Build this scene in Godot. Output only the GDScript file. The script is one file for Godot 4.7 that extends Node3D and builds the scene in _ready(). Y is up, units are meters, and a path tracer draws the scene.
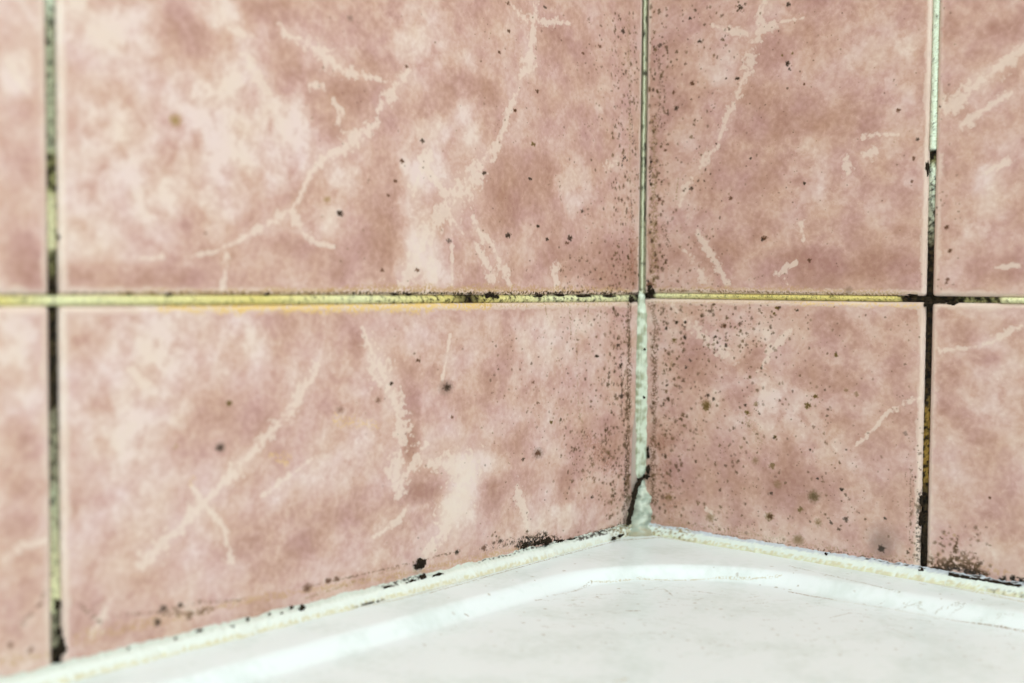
extends Node3D
# Mouldy tiled corner above a white shower tray. Units metres, y up.
# The tiled corner edge is the world's y axis: wall_left lies in z = 0 (x < 0), wall_right in x = 0 (z > 0).

const Y0 := 0.2437          # height of the horizontal joint on the left wall
const DR := 0.0011          # the right wall's joint sits 1 mm higher
const VB := -0.0902         # lower edge of the tiles, relative to Y0
const VT := -0.0937         # top of the tray's lip, relative to Y0
const WR := 0.1172          # width of the cut tile column on the right wall
const FPX := 1220.1
const CAM := Vector3(-0.40274, 0.00433, 0.28012)
const CF := Vector3(0.75563251, -0.0450555, -0.65344435)
const CR := Vector3(0.65434989, 0.00763254, 0.7561534)
const CU := Vector3(0.02908143, 0.99895533, -0.03524945)

var M := {}
var NA: PackedByteArray     # mid noise, 1024 x 1024
var NB: PackedByteArray     # fine noise, 1024 x 1024
var rng := RandomNumberGenerator.new()

# ---------------------------------------------------------------- places read off the photograph
func ray(px: float, py: float) -> Vector3:
	return CF + CR * ((px - 512.0) / FPX) - CU * ((py - 341.5) / FPX)
func on_left(px: float, py: float) -> Vector2:      # (x, y - Y0) on the left wall
	var d := ray(px, py)
	var t := -CAM.z / d.z
	return Vector2(CAM.x + t * d.x, CAM.y + t * d.y)
func on_right(px: float, py: float) -> Vector2:     # (z, y - Y0) on the right wall
	var d := ray(px, py)
	var t := -CAM.x / d.x
	return Vector2(CAM.z + t * d.z, CAM.y + t * d.y)
func on_tray(px: float, py: float) -> Vector2:      # (x, z) on the tray's lip
	var d := ray(px, py)
	var t := (VT - CAM.y) / d.y
	return Vector2(CAM.x + t * d.x, CAM.z + t * d.z)
func on_wall(side: int, px: float, py: float) -> Vector2:    # side 0 left wall, 1 right wall, 2 tray
	if side == 2: return on_tray(px, py)
	return on_right(px, py) if side == 1 else on_left(px, py)

# ---------------------------------------------------------------- small helpers
func srgb(r: float, g: float, b: float) -> Color:
	return Color(r / 255.0, g / 255.0, b / 255.0)
func lin(r: float, g: float, b: float) -> Color:
	return srgb(r, g, b).srgb_to_linear()
func mat(called: String, c: Color, rough := 0.5, spec := 0.5) -> StandardMaterial3D:
	var m := StandardMaterial3D.new()
	m.resource_name = called
	m.albedo_color = c
	m.roughness = rough
	m.metallic_specular = spec
	return m
func vmat(called: String, rough := 0.6, spec := 0.5) -> StandardMaterial3D:
	var m := mat(called, Color.WHITE, rough, spec)
	m.vertex_color_use_as_albedo = true
	return m
func tag(o: Node, label: String, category := "", kind := "", group := "") -> void:
	o.set_meta("label", label)
	if category: o.set_meta("category", category)
	if kind: o.set_meta("kind", kind)
	if group: o.set_meta("group", group)
func part(parent: Node, called: String, mesh: Mesh, m: Material, at := Vector3.ZERO) -> MeshInstance3D:
	var o := MeshInstance3D.new()
	o.name = called
	o.mesh = mesh
	if m: o.material_override = m
	parent.add_child(o, true)
	o.position = at
	return o
func base(called: String, at := Vector3.ZERO, b := Basis.IDENTITY) -> Node3D:
	var o := Node3D.new()
	o.name = called
	add_child(o, true)
	o.transform = Transform3D(b, at)
	return o
func box(parent: Node, called: String, lo: Vector3, hi: Vector3, m: Material) -> MeshInstance3D:
	var bm := BoxMesh.new()
	bm.size = hi - lo
	return part(parent, called, bm, m, (lo + hi) * 0.5)
# a grid of points [rows][cols] as one smooth sheet; front where rows x cols turn towards the viewer
func sheet(pts: PackedVector3Array, cols: PackedColorArray, nu: int, nv: int, flip := false, uv := PackedVector2Array()) -> ArrayMesh:
	var nor := PackedVector3Array()
	nor.resize(nu * nv)
	for j in nv:
		for i in nu:
			var a := pts[j * nu + maxi(i - 1, 0)]
			var b := pts[j * nu + mini(i + 1, nu - 1)]
			var c := pts[maxi(j - 1, 0) * nu + i]
			var d := pts[mini(j + 1, nv - 1) * nu + i]
			var n := (b - a).cross(d - c).normalized()
			nor[j * nu + i] = -n if flip else n
	var idx := PackedInt32Array()
	for j in nv - 1:
		for i in nu - 1:
			var k := j * nu + i
			if flip: idx.append_array([k, k + 1, k + nu, k + 1, k + nu + 1, k + nu])
			else: idx.append_array([k, k + nu, k + 1, k + 1, k + nu, k + nu + 1])
	var arr := []
	arr.resize(Mesh.ARRAY_MAX)
	arr[Mesh.ARRAY_VERTEX] = pts
	arr[Mesh.ARRAY_NORMAL] = nor
	if cols.size(): arr[Mesh.ARRAY_COLOR] = cols
	if uv.size(): arr[Mesh.ARRAY_TEX_UV] = uv
	arr[Mesh.ARRAY_INDEX] = idx
	var am := ArrayMesh.new()
	am.add_surface_from_arrays(Mesh.PRIMITIVE_TRIANGLES, arr)
	return am
func noise(seed_: int, freq: float, octaves := 3) -> FastNoiseLite:
	var n := FastNoiseLite.new()
	n.seed = seed_
	n.noise_type = FastNoiseLite.TYPE_SIMPLEX_SMOOTH
	n.frequency = freq
	n.fractal_type = FastNoiseLite.FRACTAL_FBM if octaves > 1 else FastNoiseLite.FRACTAL_NONE
	n.fractal_octaves = octaves
	return n
func field(seed_: int, freq: float, octaves: int, w: int, h: int, warp := 0.0) -> PackedByteArray:
	var n := noise(seed_, freq, octaves)
	if warp > 0.0:
		n.domain_warp_enabled = true
		n.domain_warp_amplitude = warp
		n.domain_warp_frequency = freq * 1.1
		n.domain_warp_fractal_octaves = 3
	var im := n.get_image(w, h, false, false, true)
	im.convert(Image.FORMAT_L8)
	return im.get_data()

# ---------------------------------------------------------------- painted matter and light: marbled print lightened towards the left, stains and mould on a glazed tile
# tone:   print of the glaze with left-hand brightness painted in, patches [x, y, rx, ry, delta] and veins [[x, y, w], ...], all in photograph pixels on that wall
# stains: [colour, opacity, broken 0..1, [[x, y, w], ...]];  dots: [x, y, r, colour index, opacity];  specks: [x0, y0, x1, y1, n, rmin, rmax, opacity, stretch]
func tile_image(side: int, u0: float, vtop: float, w: float, h: float, res: float, seed_: int, lift: float, patches: Array, veins: Array, stains: Array, dots: Array, specks: Array) -> Image:
	var W := int(round(w * res))
	var H := int(round(h * res))
	var k := 4000.0 / res
	var big := field(seed_, 0.0075 * k, 4, W, H, 40.0 / k)
	var mid := field(seed_ + 7, 0.024 * k, 5, W, H, 22.0 / k)
	var fine := field(seed_ + 13, 0.09 * k, 4, W, H, 6.0 / k)
	var wisp := field(seed_ + 19, 0.013 * k, 3, W, H, 50.0 / k)
	var tint := field(seed_ + 23, 0.012 * k, 3, W, H, 20.0 / k)
	var T := PackedFloat32Array()
	T.resize(W * H)
	var V := PackedFloat32Array()       # share of cream vein
	V.resize(W * H)
	for i in W * H:
		var wv := absf(wisp[i] - 128.0)
		T[i] = lift + (big[i] - 128) * 0.0017 + (mid[i] - 128) * 0.0017 + (fine[i] - 128) * 0.0013 + maxf(0.0, 0.12 - wv * 0.010)
	for p in patches:
		var c := on_wall(side, p[0], p[1])
		var sc := px_size(side, c)
		var cx: float = (c.x - u0) * res
		var cy: float = (vtop - c.y) * res
		var rx: float = p[2] * sc.x * res * 1.35
		var ry: float = p[3] * sc.y * res * 1.35
		for y in range(maxi(0, int(cy - ry)), mini(H, int(cy + ry) + 1)):
			for x in range(maxi(0, int(cx - rx)), mini(W, int(cx + rx) + 1)):
				var ex := (x - cx) / rx
				var ey := (y - cy) / ry
				var q := 1.0 - ex * ex - ey * ey
				if q > 0.0:
					q += (mid[y * W + x] - 128) * 0.006 * q
					T[y * W + x] += p[4] * clampf(q * 1.15, 0.0, 1.0)
	if patches.is_empty():                                   # tiles outside the picture carry veins of their own
		for i in W * H:
			V[i] = clampf((5.0 - absf(wisp[i] - 128.0)) * 0.3 + (fine[i] - 128) * 0.008, 0.0, 0.8) * clampf((big[i] - 132) * 0.06, 0.0, 1.0)
	for vein in veins:
		var pts: Array = vein
		for s in range(pts.size() - 1):
			_vein(V, W, H, side, u0, vtop, res, pts[s], pts[s + 1], mid, fine)
	# colours of the print
	var buf := PackedByteArray()
	buf.resize(W * H * 3)
	var edge := 0.0021 * res
	for y in H:
		var dy := minf(y, H - 1 - y)
		for x in W:
			var i := y * W + x
			var t := clampf(T[i], 0.0, 1.3)
			var r: float
			var g: float
			var b: float
			if t < 0.5:
				var f := t * 2.0
				r = 170.0 + 32.0 * f; g = 130.0 + 38.0 * f; b = 117.0 + 39.0 * f
			else:
				var f := minf((t - 0.5) * 2.0, 1.0)
				r = 202.0 + 23.0 * f; g = 168.0 + 39.0 * f; b = 156.0 + 43.0 * f
			var l := (tint[i] - 128) * 0.04                 # lilac and sandy drifts in the print
			g -= maxf(l, 0.0) * 0.25
			b += l
			var vn := V[i]
			r = lerpf(r, 229.0, vn); g = lerpf(g, 214.0, vn); b = lerpf(b, 202.0, vn)
			var de := minf(dy, minf(x, W - 1 - x)) + (mid[i] - 128) * 0.03 + (fine[i] - 128) * 0.02
			if de < edge:                                    # the print stops short of the edge: bare cream glaze
				var e := clampf((edge - de) * 0.22, 0.0, 0.6)
				r = lerpf(r, 230.0, e); g = lerpf(g, 216.0, e); b = lerpf(b, 203.0, e)
			buf[i * 3] = int(clampf(r, 0.0, 255.0)); buf[i * 3 + 1] = int(clampf(g, 0.0, 255.0)); buf[i * 3 + 2] = int(clampf(b, 0.0, 255.0))
	for st in stains:
		var pts: Array = st[3]
		for s in range(pts.size() - 1):
			_stain(buf, W, H, side, u0, vtop, res, st[0], st[1], st[2], pts[s], pts[s + 1])
	for sp in specks:
		for n in int(sp[4]):
			var x: float = rng.randf_range(sp[0], sp[2])
			var y: float = rng.randf_range(sp[1], sp[3])
			var rr: float = lerpf(sp[5], sp[6] * 1.15, pow(rng.randf(), 2.6))
			var dark := rng.randf()
			_dot(buf, W, H, side, u0, vtop, res, x, y, rr, Color(0.20, 0.14, 0.09).lerp(Color(0.36, 0.28, 0.17), dark), sp[7] * rng.randf_range(0.45, 1.0), rng.randf_range(1.0, sp[8]))
	for d in dots:
		_dot(buf, W, H, side, u0, vtop, res, d[0], d[1], d[2] * 0.88, MOULD[d[3]], d[4], 1.0)
	var im := Image.create_from_data(W, H, false, Image.FORMAT_RGB8, buf)
	return im

const MOULD := [Color(0.19, 0.145, 0.11), Color(0.36, 0.29, 0.13), Color(0.42, 0.35, 0.32), Color(0.62, 0.51, 0.32), Color(0.30, 0.18, 0.11)]

func px_size(side: int, c: Vector2) -> Vector2:   # metres on the wall for one photograph pixel, across and up
	if side == 2:
		var far := (Vector3(c.x, VT, c.y) - CAM).dot(CF)
		return Vector2(far, far) * 2.4 / FPX
	var p := Vector3(0, c.y, c.x) if side == 1 else Vector3(c.x, c.y, 0)
	var depth := (p - CAM).dot(CF)
	var along := Vector3(0, 0, 1) if side == 1 else Vector3(1, 0, 0)
	var q := p + along * 0.001 - CAM
	var o := p - CAM
	var dx := absf(q.dot(CR) / q.dot(CF) - o.dot(CR) / o.dot(CF)) * FPX
	return Vector2(0.001 / dx, depth / FPX)

func _vein(V: PackedFloat32Array, W: int, H: int, side: int, u0: float, vtop: float, res: float, a: Array, b: Array, mid: PackedByteArray, fine: PackedByteArray) -> void:
	var pa := on_wall(side, a[0], a[1])
	var pb := on_wall(side, b[0], b[1])
	var s := px_size(side, pa)
	var k := res * sqrt(s.x * s.y)
	var A := Vector2((pa.x - u0) * res, (vtop - pa.y) * res)
	var B := Vector2((pb.x - u0) * res, (vtop - pb.y) * res)
	var wa: float = a[2] * 0.76 * k
	var wb: float = b[2] * 0.76 * k
	var m := maxf(wa, wb) * 1.6 + 3.0
	var ab := B - A
	var l2 := maxf(ab.length_squared(), 0.01)
	for y in range(maxi(0, int(minf(A.y, B.y) - m)), mini(H, int(maxf(A.y, B.y) + m) + 1)):
		for x in range(maxi(0, int(minf(A.x, B.x) - m)), mini(W, int(maxf(A.x, B.x) + m) + 1)):
			var rx := x - A.x
			var ry := y - A.y
			var t := clampf((rx * ab.x + ry * ab.y) / l2, 0.0, 1.0)
			var dx := rx - ab.x * t
			var dy := ry - ab.y * t
			var i := y * W + x
			var e := sqrt(dx * dx + dy * dy) / lerpf(wa, wb, t) + (mid[i] - 128) * 0.0085 + (fine[i] - 128) * 0.0095
			if e < 1.0:
				V[i] = maxf(V[i], minf((1.0 - e) * 1.4, 1.0) * 0.74)

func _stain(buf: PackedByteArray, W: int, H: int, side: int, u0: float, vtop: float, res: float, col: Color, op: float, brk: float, a: Array, b: Array) -> void:
	var pa := on_wall(side, a[0], a[1])
	var pb := on_wall(side, b[0], b[1])
	var s := px_size(side, pa)
	var k := res * sqrt(s.x * s.y)
	var A := Vector2((pa.x - u0) * res, (vtop - pa.y) * res)
	var B := Vector2((pb.x - u0) * res, (vtop - pb.y) * res)
	var wa: float = maxf(a[2] * 0.62 * k, 0.8)
	var wb: float = maxf(b[2] * 0.62 * k, 0.8)
	var m := maxf(wa, wb) * 1.7 + 2.0
	var ab := B - A
	var l2 := maxf(ab.length_squared(), 0.01)
	for y in range(maxi(0, int(minf(A.y, B.y) - m)), mini(H, int(maxf(A.y, B.y) + m) + 1)):
		for x in range(maxi(0, int(minf(A.x, B.x) - m)), mini(W, int(maxf(A.x, B.x) + m) + 1)):
			var rx := x - A.x
			var ry := y - A.y
			var t := clampf((rx * ab.x + ry * ab.y) / l2, 0.0, 1.0)
			var dx := rx - ab.x * t
			var dy := ry - ab.y * t
			var n := ((y * 1024) + x) & 1048575
			var e := sqrt(dx * dx + dy * dy) / lerpf(wa, wb, t) + (NA[n] - 128) * 0.009 + (NB[n] - 128) * 0.006
			if e < 1.0:
				var v := minf((1.0 - e) * 1.9, 1.0) * op
				if brk > 0.0:
					v *= clampf(((NA[n] - 128) * 0.5 + (NB[n] - 128) * 0.9 - (brk - 0.5) * 120.0) * 0.045 + 0.5, 0.0, 1.0)
				var i := (y * W + x) * 3
				buf[i] = int(lerpf(buf[i], col.r * 255.0, v))
				buf[i + 1] = int(lerpf(buf[i + 1], col.g * 255.0, v))
				buf[i + 2] = int(lerpf(buf[i + 2], col.b * 255.0, v))

func _dot(buf: PackedByteArray, W: int, H: int, side: int, u0: float, vtop: float, res: float, px: float, py: float, r: float, col: Color, op: float, stretch: float) -> void:
	var c := on_wall(side, px, py)
	var s := px_size(side, c)
	var rx := maxf(r * s.x * res, 0.7)
	var ry := maxf(r * s.y * res * stretch, 0.7)
	var cx := (c.x - u0) * res
	var cy := (vtop - c.y) * res
	for y in range(maxi(0, int(cy - ry * 1.5 - 1)), mini(H, int(cy + ry * 1.5 + 2))):
		for x in range(maxi(0, int(cx - rx * 1.5 - 1)), mini(W, int(cx + rx * 1.5 + 2))):
			var ex := (x - cx) / rx
			var ey := (y - cy) / ry
			var n := ((y * 1024) + x) & 1048575
			var e := sqrt(ex * ex + ey * ey) + (NB[n] - 128) * 0.006 / maxf(1.0, r * 0.4)
			if e < 1.3:
				var v := clampf((1.3 - e) * (1.5 if r < 3.5 else 0.95), 0.0, 1.0) * op
				var i := (y * W + x) * 3
				buf[i] = int(lerpf(buf[i], col.r * 255.0, v))
				buf[i + 1] = int(lerpf(buf[i + 1], col.g * 255.0, v))
				buf[i + 2] = int(lerpf(buf[i + 2], col.b * 255.0, v))

func tile_mat(called: String, im: Image) -> StandardMaterial3D:
	im.generate_mipmaps()
	var m := mat(called, Color.WHITE, 0.24, 0.45)
	m.albedo_texture = ImageTexture.create_from_image(im)
	m.texture_repeat = false
	return m

# a glazed tile: cushion edge, tight round corners; local x right, y up, z out of the wall, front at z = 0
func tile_mesh(w: float, h: float) -> ArrayMesh:
	var pts := PackedVector3Array()
	var nor := PackedVector3Array()
	var uv := PackedVector2Array()
	var idx := PackedInt32Array()
	var cr := 0.0012
	var r := 0.0011
	var prof := [[0.0, -0.0026, 0.0]]
	for a in 6:
		var th := a * PI / 10.0
		prof.append([r * (1.0 - cos(th)) * 1.5, -r + r * sin(th), th])
	var ring := []
	for c in 4:
		var cx := (w - cr) if c == 0 or c == 3 else cr
		var cy := (h - cr) if c < 2 else cr
		for s in 4:
			var th := c * PI * 0.5 + s * PI / 6.0
			ring.append([Vector2(cx, cy), Vector2(cos(th), sin(th))])
	var N := ring.size()
	for p in prof:
		for q in ring:
			var ctr: Vector2 = q[0]
			var dir: Vector2 = q[1]
			var ins: float = p[0]
			var pos := ctr + dir * (cr - minf(ins, cr * 0.9))
			var over := maxf(ins - cr * 0.9, 0.0)
			pos.x += over * (-1.0 if ctr.x > w * 0.5 else 1.0)
			pos.y += over * (-1.0 if ctr.y > h * 0.5 else 1.0)
			pts.append(Vector3(pos.x, pos.y, p[1]))
			nor.append(Vector3(dir.x * cos(p[2]), dir.y * cos(p[2]), sin(p[2])).normalized())
			uv.append(Vector2(pos.x / w, 1.0 - pos.y / h))
	for j in prof.size() - 1:
		for i in N:
			var a := j * N + i
			var b := j * N + (i + 1) % N
			idx.append_array([a, a + N, b, b, a + N, b + N])
	var mid := pts.size()
	pts.append(Vector3(w * 0.5, h * 0.5, 0.0)); nor.append(Vector3(0, 0, 1)); uv.append(Vector2(0.5, 0.5))
	var last := (prof.size() - 1) * N
	for i in N:
		idx.append_array([last + i, mid, last + (i + 1) % N])
	var arr := []
	arr.resize(Mesh.ARRAY_MAX)
	arr[Mesh.ARRAY_VERTEX] = pts
	arr[Mesh.ARRAY_NORMAL] = nor
	arr[Mesh.ARRAY_TEX_UV] = uv
	arr[Mesh.ARRAY_INDEX] = idx
	var am := ArrayMesh.new()
	am.add_surface_from_arrays(Mesh.PRIMITIVE_TRIANGLES, arr)
	return am

# ---------------------------------------------------------------- grout, sealant, mould
# a strip of grout from a to b (wall coordinates); stops: [0..1, colour, share of black mould, height out of the joint]
func grout(parent: Node, a: Vector2, b: Vector2, width: float, seed_: int, stops: Array) -> MeshInstance3D:
	var n := noise(seed_, 420.0, 3)
	var n2 := noise(seed_ + 3, 1500.0, 2)
	var ab := b - a
	var L := ab.length()
	var dir := ab / L
	var across := Vector2(-dir.y, dir.x)
	var nv := int(L / 0.0004) + 2
	var nu := 9
	var pts := PackedVector3Array()
	var cols := PackedColorArray()
	for j in nv:
		var s := float(j) / (nv - 1)
		var k := 0
		while k < stops.size() - 2 and s > stops[k + 1][0]: k += 1
		var f := clampf((s - stops[k][0]) / maxf(stops[k + 1][0] - stops[k][0], 1e-5), 0.0, 1.0)
		var c: Color = stops[k][1].lerp(stops[k + 1][1], f)
		var mould: float = lerpf(stops[k][2], stops[k + 1][2], f)
		var up: float = lerpf(stops[k][3], stops[k + 1][3], f)
		for i in nu:
			var t := float(i) / (nu - 1) - 0.5
			var p := a + ab * s + across * (t * width * 1.12)
			var nn := n.get_noise_2d(p.x, p.y)
			var n3 := n2.get_noise_2d(p.x, p.y)
			var z := -0.0009 + up * (1.0 - 4.0 * t * t) + nn * 0.00028 + n3 * 0.00018 - 0.0005 * pow(absf(t) * 2.0, 4.0)
			pts.append(Vector3(p.x, p.y, z))
			var m := clampf(0.5 + (mould - 0.5) * 2.4 + nn * 1.5 + n3 * 0.8, 0.0, 1.0)
			var q := c.lerp(Color(c.r * 0.72, c.g * 0.72, c.b * 0.6), clampf(n3 * 1.2 + 0.2, 0.0, 0.8))
			cols.append(q.lerp(Color(0.006, 0.005, 0.004).lerp(Color(0.050, 0.034, 0.018), clampf(0.25 + n3 * 1.6 - nn, 0.0, 1.0)), m * 0.97))
	return part(parent, "grout_joint", sheet(pts, cols, nu, nv, true), M.grout)

# a small furry clump of black mould sitting on a surface that faces local z
func clump(parent: Node, at: Vector3, rx: float, ry: float, deep: float, seed_: int, tone := 0) -> MeshInstance3D:
	var n := noise(seed_, 1.0, 2)
	var pts := PackedVector3Array()
	var nu := 15
	var nv := 6
	for j in nv:
		var th := PI * 0.5 * j / (nv - 1)
		for i in nu:
			var ph := TAU * float(i % (nu - 1)) / (nu - 1)
			var d := Vector3(cos(ph) * cos(th), sin(ph) * cos(th), sin(th))
			var k := 0.72 + 0.75 * n.get_noise_3d(d.x * 1.3 + seed_, d.y * 1.3, d.z * 1.3)
			pts.append(Vector3(d.x * rx * k, d.y * ry * k, d.z * deep * k - deep * 0.15))
	return part(parent, "mould_spot", sheet(pts, PackedColorArray(), nu, nv), M.mould if tone == 0 else M.mould_brown, at)

# sealant fillet between the wall (local x along, y up, z out) and the tray
func fillet(parent: Node, called: String, u0: float, u1: float, seed_: int, top: Color, mid: Color, low: Color, dirt: Array, step := 0.0006) -> MeshInstance3D:
	var n := noise(seed_, 90.0, 3)
	var n2 := noise(seed_ + 5, 600.0, 3)
	var nv := int((u1 - u0) / step) + 2
	var nu := 12
	var pts := PackedVector3Array()
	var cols := PackedColorArray()
	for j in nv:
		var u := lerpf(u0, u1, float(j) / (nv - 1))
		var rag := n.get_noise_1d(u) * 0.0007 + n2.get_noise_1d(u) * 0.00025
		var reach := lerpf(0.0030, 0.0050, clampf(absf(u) / 0.12, 0.0, 1.0)) + n.get_noise_1d(u + 3.0) * 0.0010
		for i in nu:
			var t := float(i) / (nu - 1)
			var A := Vector2(0.0, VB + 0.0004 + rag)
			var K := Vector2(0.0024, VB - 0.0004)
			var B := Vector2(reach, VT - 0.0003)
			var p := A * (1 - t) * (1 - t) + K * 2.0 * t * (1 - t) + B * t * t
			var w := n2.get_noise_2d(u, t * 0.004)
			p += Vector2(0.7, 0.7) * (w * 0.00022 + 0.00025 * sin(PI * clampf((t - 0.35) / 0.3, 0.0, 1.0)))
			pts.append(Vector3(u, p.y, p.x))
			var c := top.lerp(mid, clampf((t - 0.25 + w * 0.2) * 5.0, 0.0, 1.0))
			c = c.lerp(low, clampf((t - 0.76 + w * 0.25) * 6.0, 0.0, 1.0))
			for d in dirt:                 # [from, to, t from, t to, share, colour]
				if u > d[0] and u < d[1] and t > d[2] and t < d[3]:
					var fade := clampf(minf(u - d[0], d[1] - u) / 0.006, 0.0, 1.0)
					c = c.lerp(d[5], clampf((n2.get_noise_2d(u * 0.7 + 5.0, t * 0.006) * 3.2 + (d[4] - 0.5) * 3.0) * 1.4 + 0.3, 0.0, 0.95) * fade)
			cols.append(c)
	return part(parent, called, sheet(pts, cols, nu, nv, false), M.sealant)

# a bead in the corner: reach a along both walls at heights v; rows [v, a_left, a_right, bulge]
func corner_bead(parent: Node, called: String, rows: Array, seed_: int, rough: float, colour: Callable, step := 0.0005, m: Material = null) -> MeshInstance3D:
	var n := noise(seed_, 260.0, 3)
	var nu := 15
	var pts := PackedVector3Array()
	var cols := PackedColorArray()
	var v0: float = rows[0][0]
	var v1: float = rows[rows.size() - 1][0]
	var nv := int(absf(v1 - v0) / step) + 2
	for j in nv:
		var v := lerpf(v0, v1, float(j) / (nv - 1))
		var k := 0
		while k < rows.size() - 2 and v < rows[k + 1][0]: k += 1
		var f := smoothstep(0.0, 1.0, clampf((v - rows[k][0]) / (rows[k + 1][0] - rows[k][0]), 0.0, 1.0))
		var al: float = lerpf(rows[k][1], rows[k + 1][1], f)
		var ar: float = lerpf(rows[k][2], rows[k + 1][2], f)
		var bu: float = lerpf(rows[k][3], rows[k + 1][3], f)
		var wob := n.get_noise_1d(v) * rough
		for i in nu:
			var t := float(i) / (nu - 1)
			var p := Vector3(-(al + wob) * (1.0 - t) - 0.0001, v, (ar - wob) * t + 0.0001)
			var nn := n.get_noise_3d(p.x, v, p.z)
			p += Vector3(-0.7, 0.0, 0.7) * (bu * sin(PI * t) + nn * rough * sin(PI * t))
			pts.append(p)
			cols.append(colour.call(v, t, nn))
	return part(parent, called, sheet(pts, cols, nu, nv, true), m if m else M.sealant)

# ---------------------------------------------------------------- the tiled walls
const COL_L := [[-0.2487, -0.0008], [-0.4987, -0.2513], [-0.7487, -0.5013], [-0.9987, -0.7513]]
const COL_R := [[0.0008, 0.1161], [0.1183, 0.3659], [0.3685, 0.6159], [0.6185, 0.8659]]
const DARK := Color(0.10, 0.08, 0.06)
const BROWN := Color(0.30, 0.22, 0.14)
const OLIVE := Color(0.50, 0.42, 0.26)
const TAN := Color(0.74, 0.60, 0.42)
const YELLOW := Color(0.89, 0.76, 0.47)
const RUST := Color(0.55, 0.34, 0.24)

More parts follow.
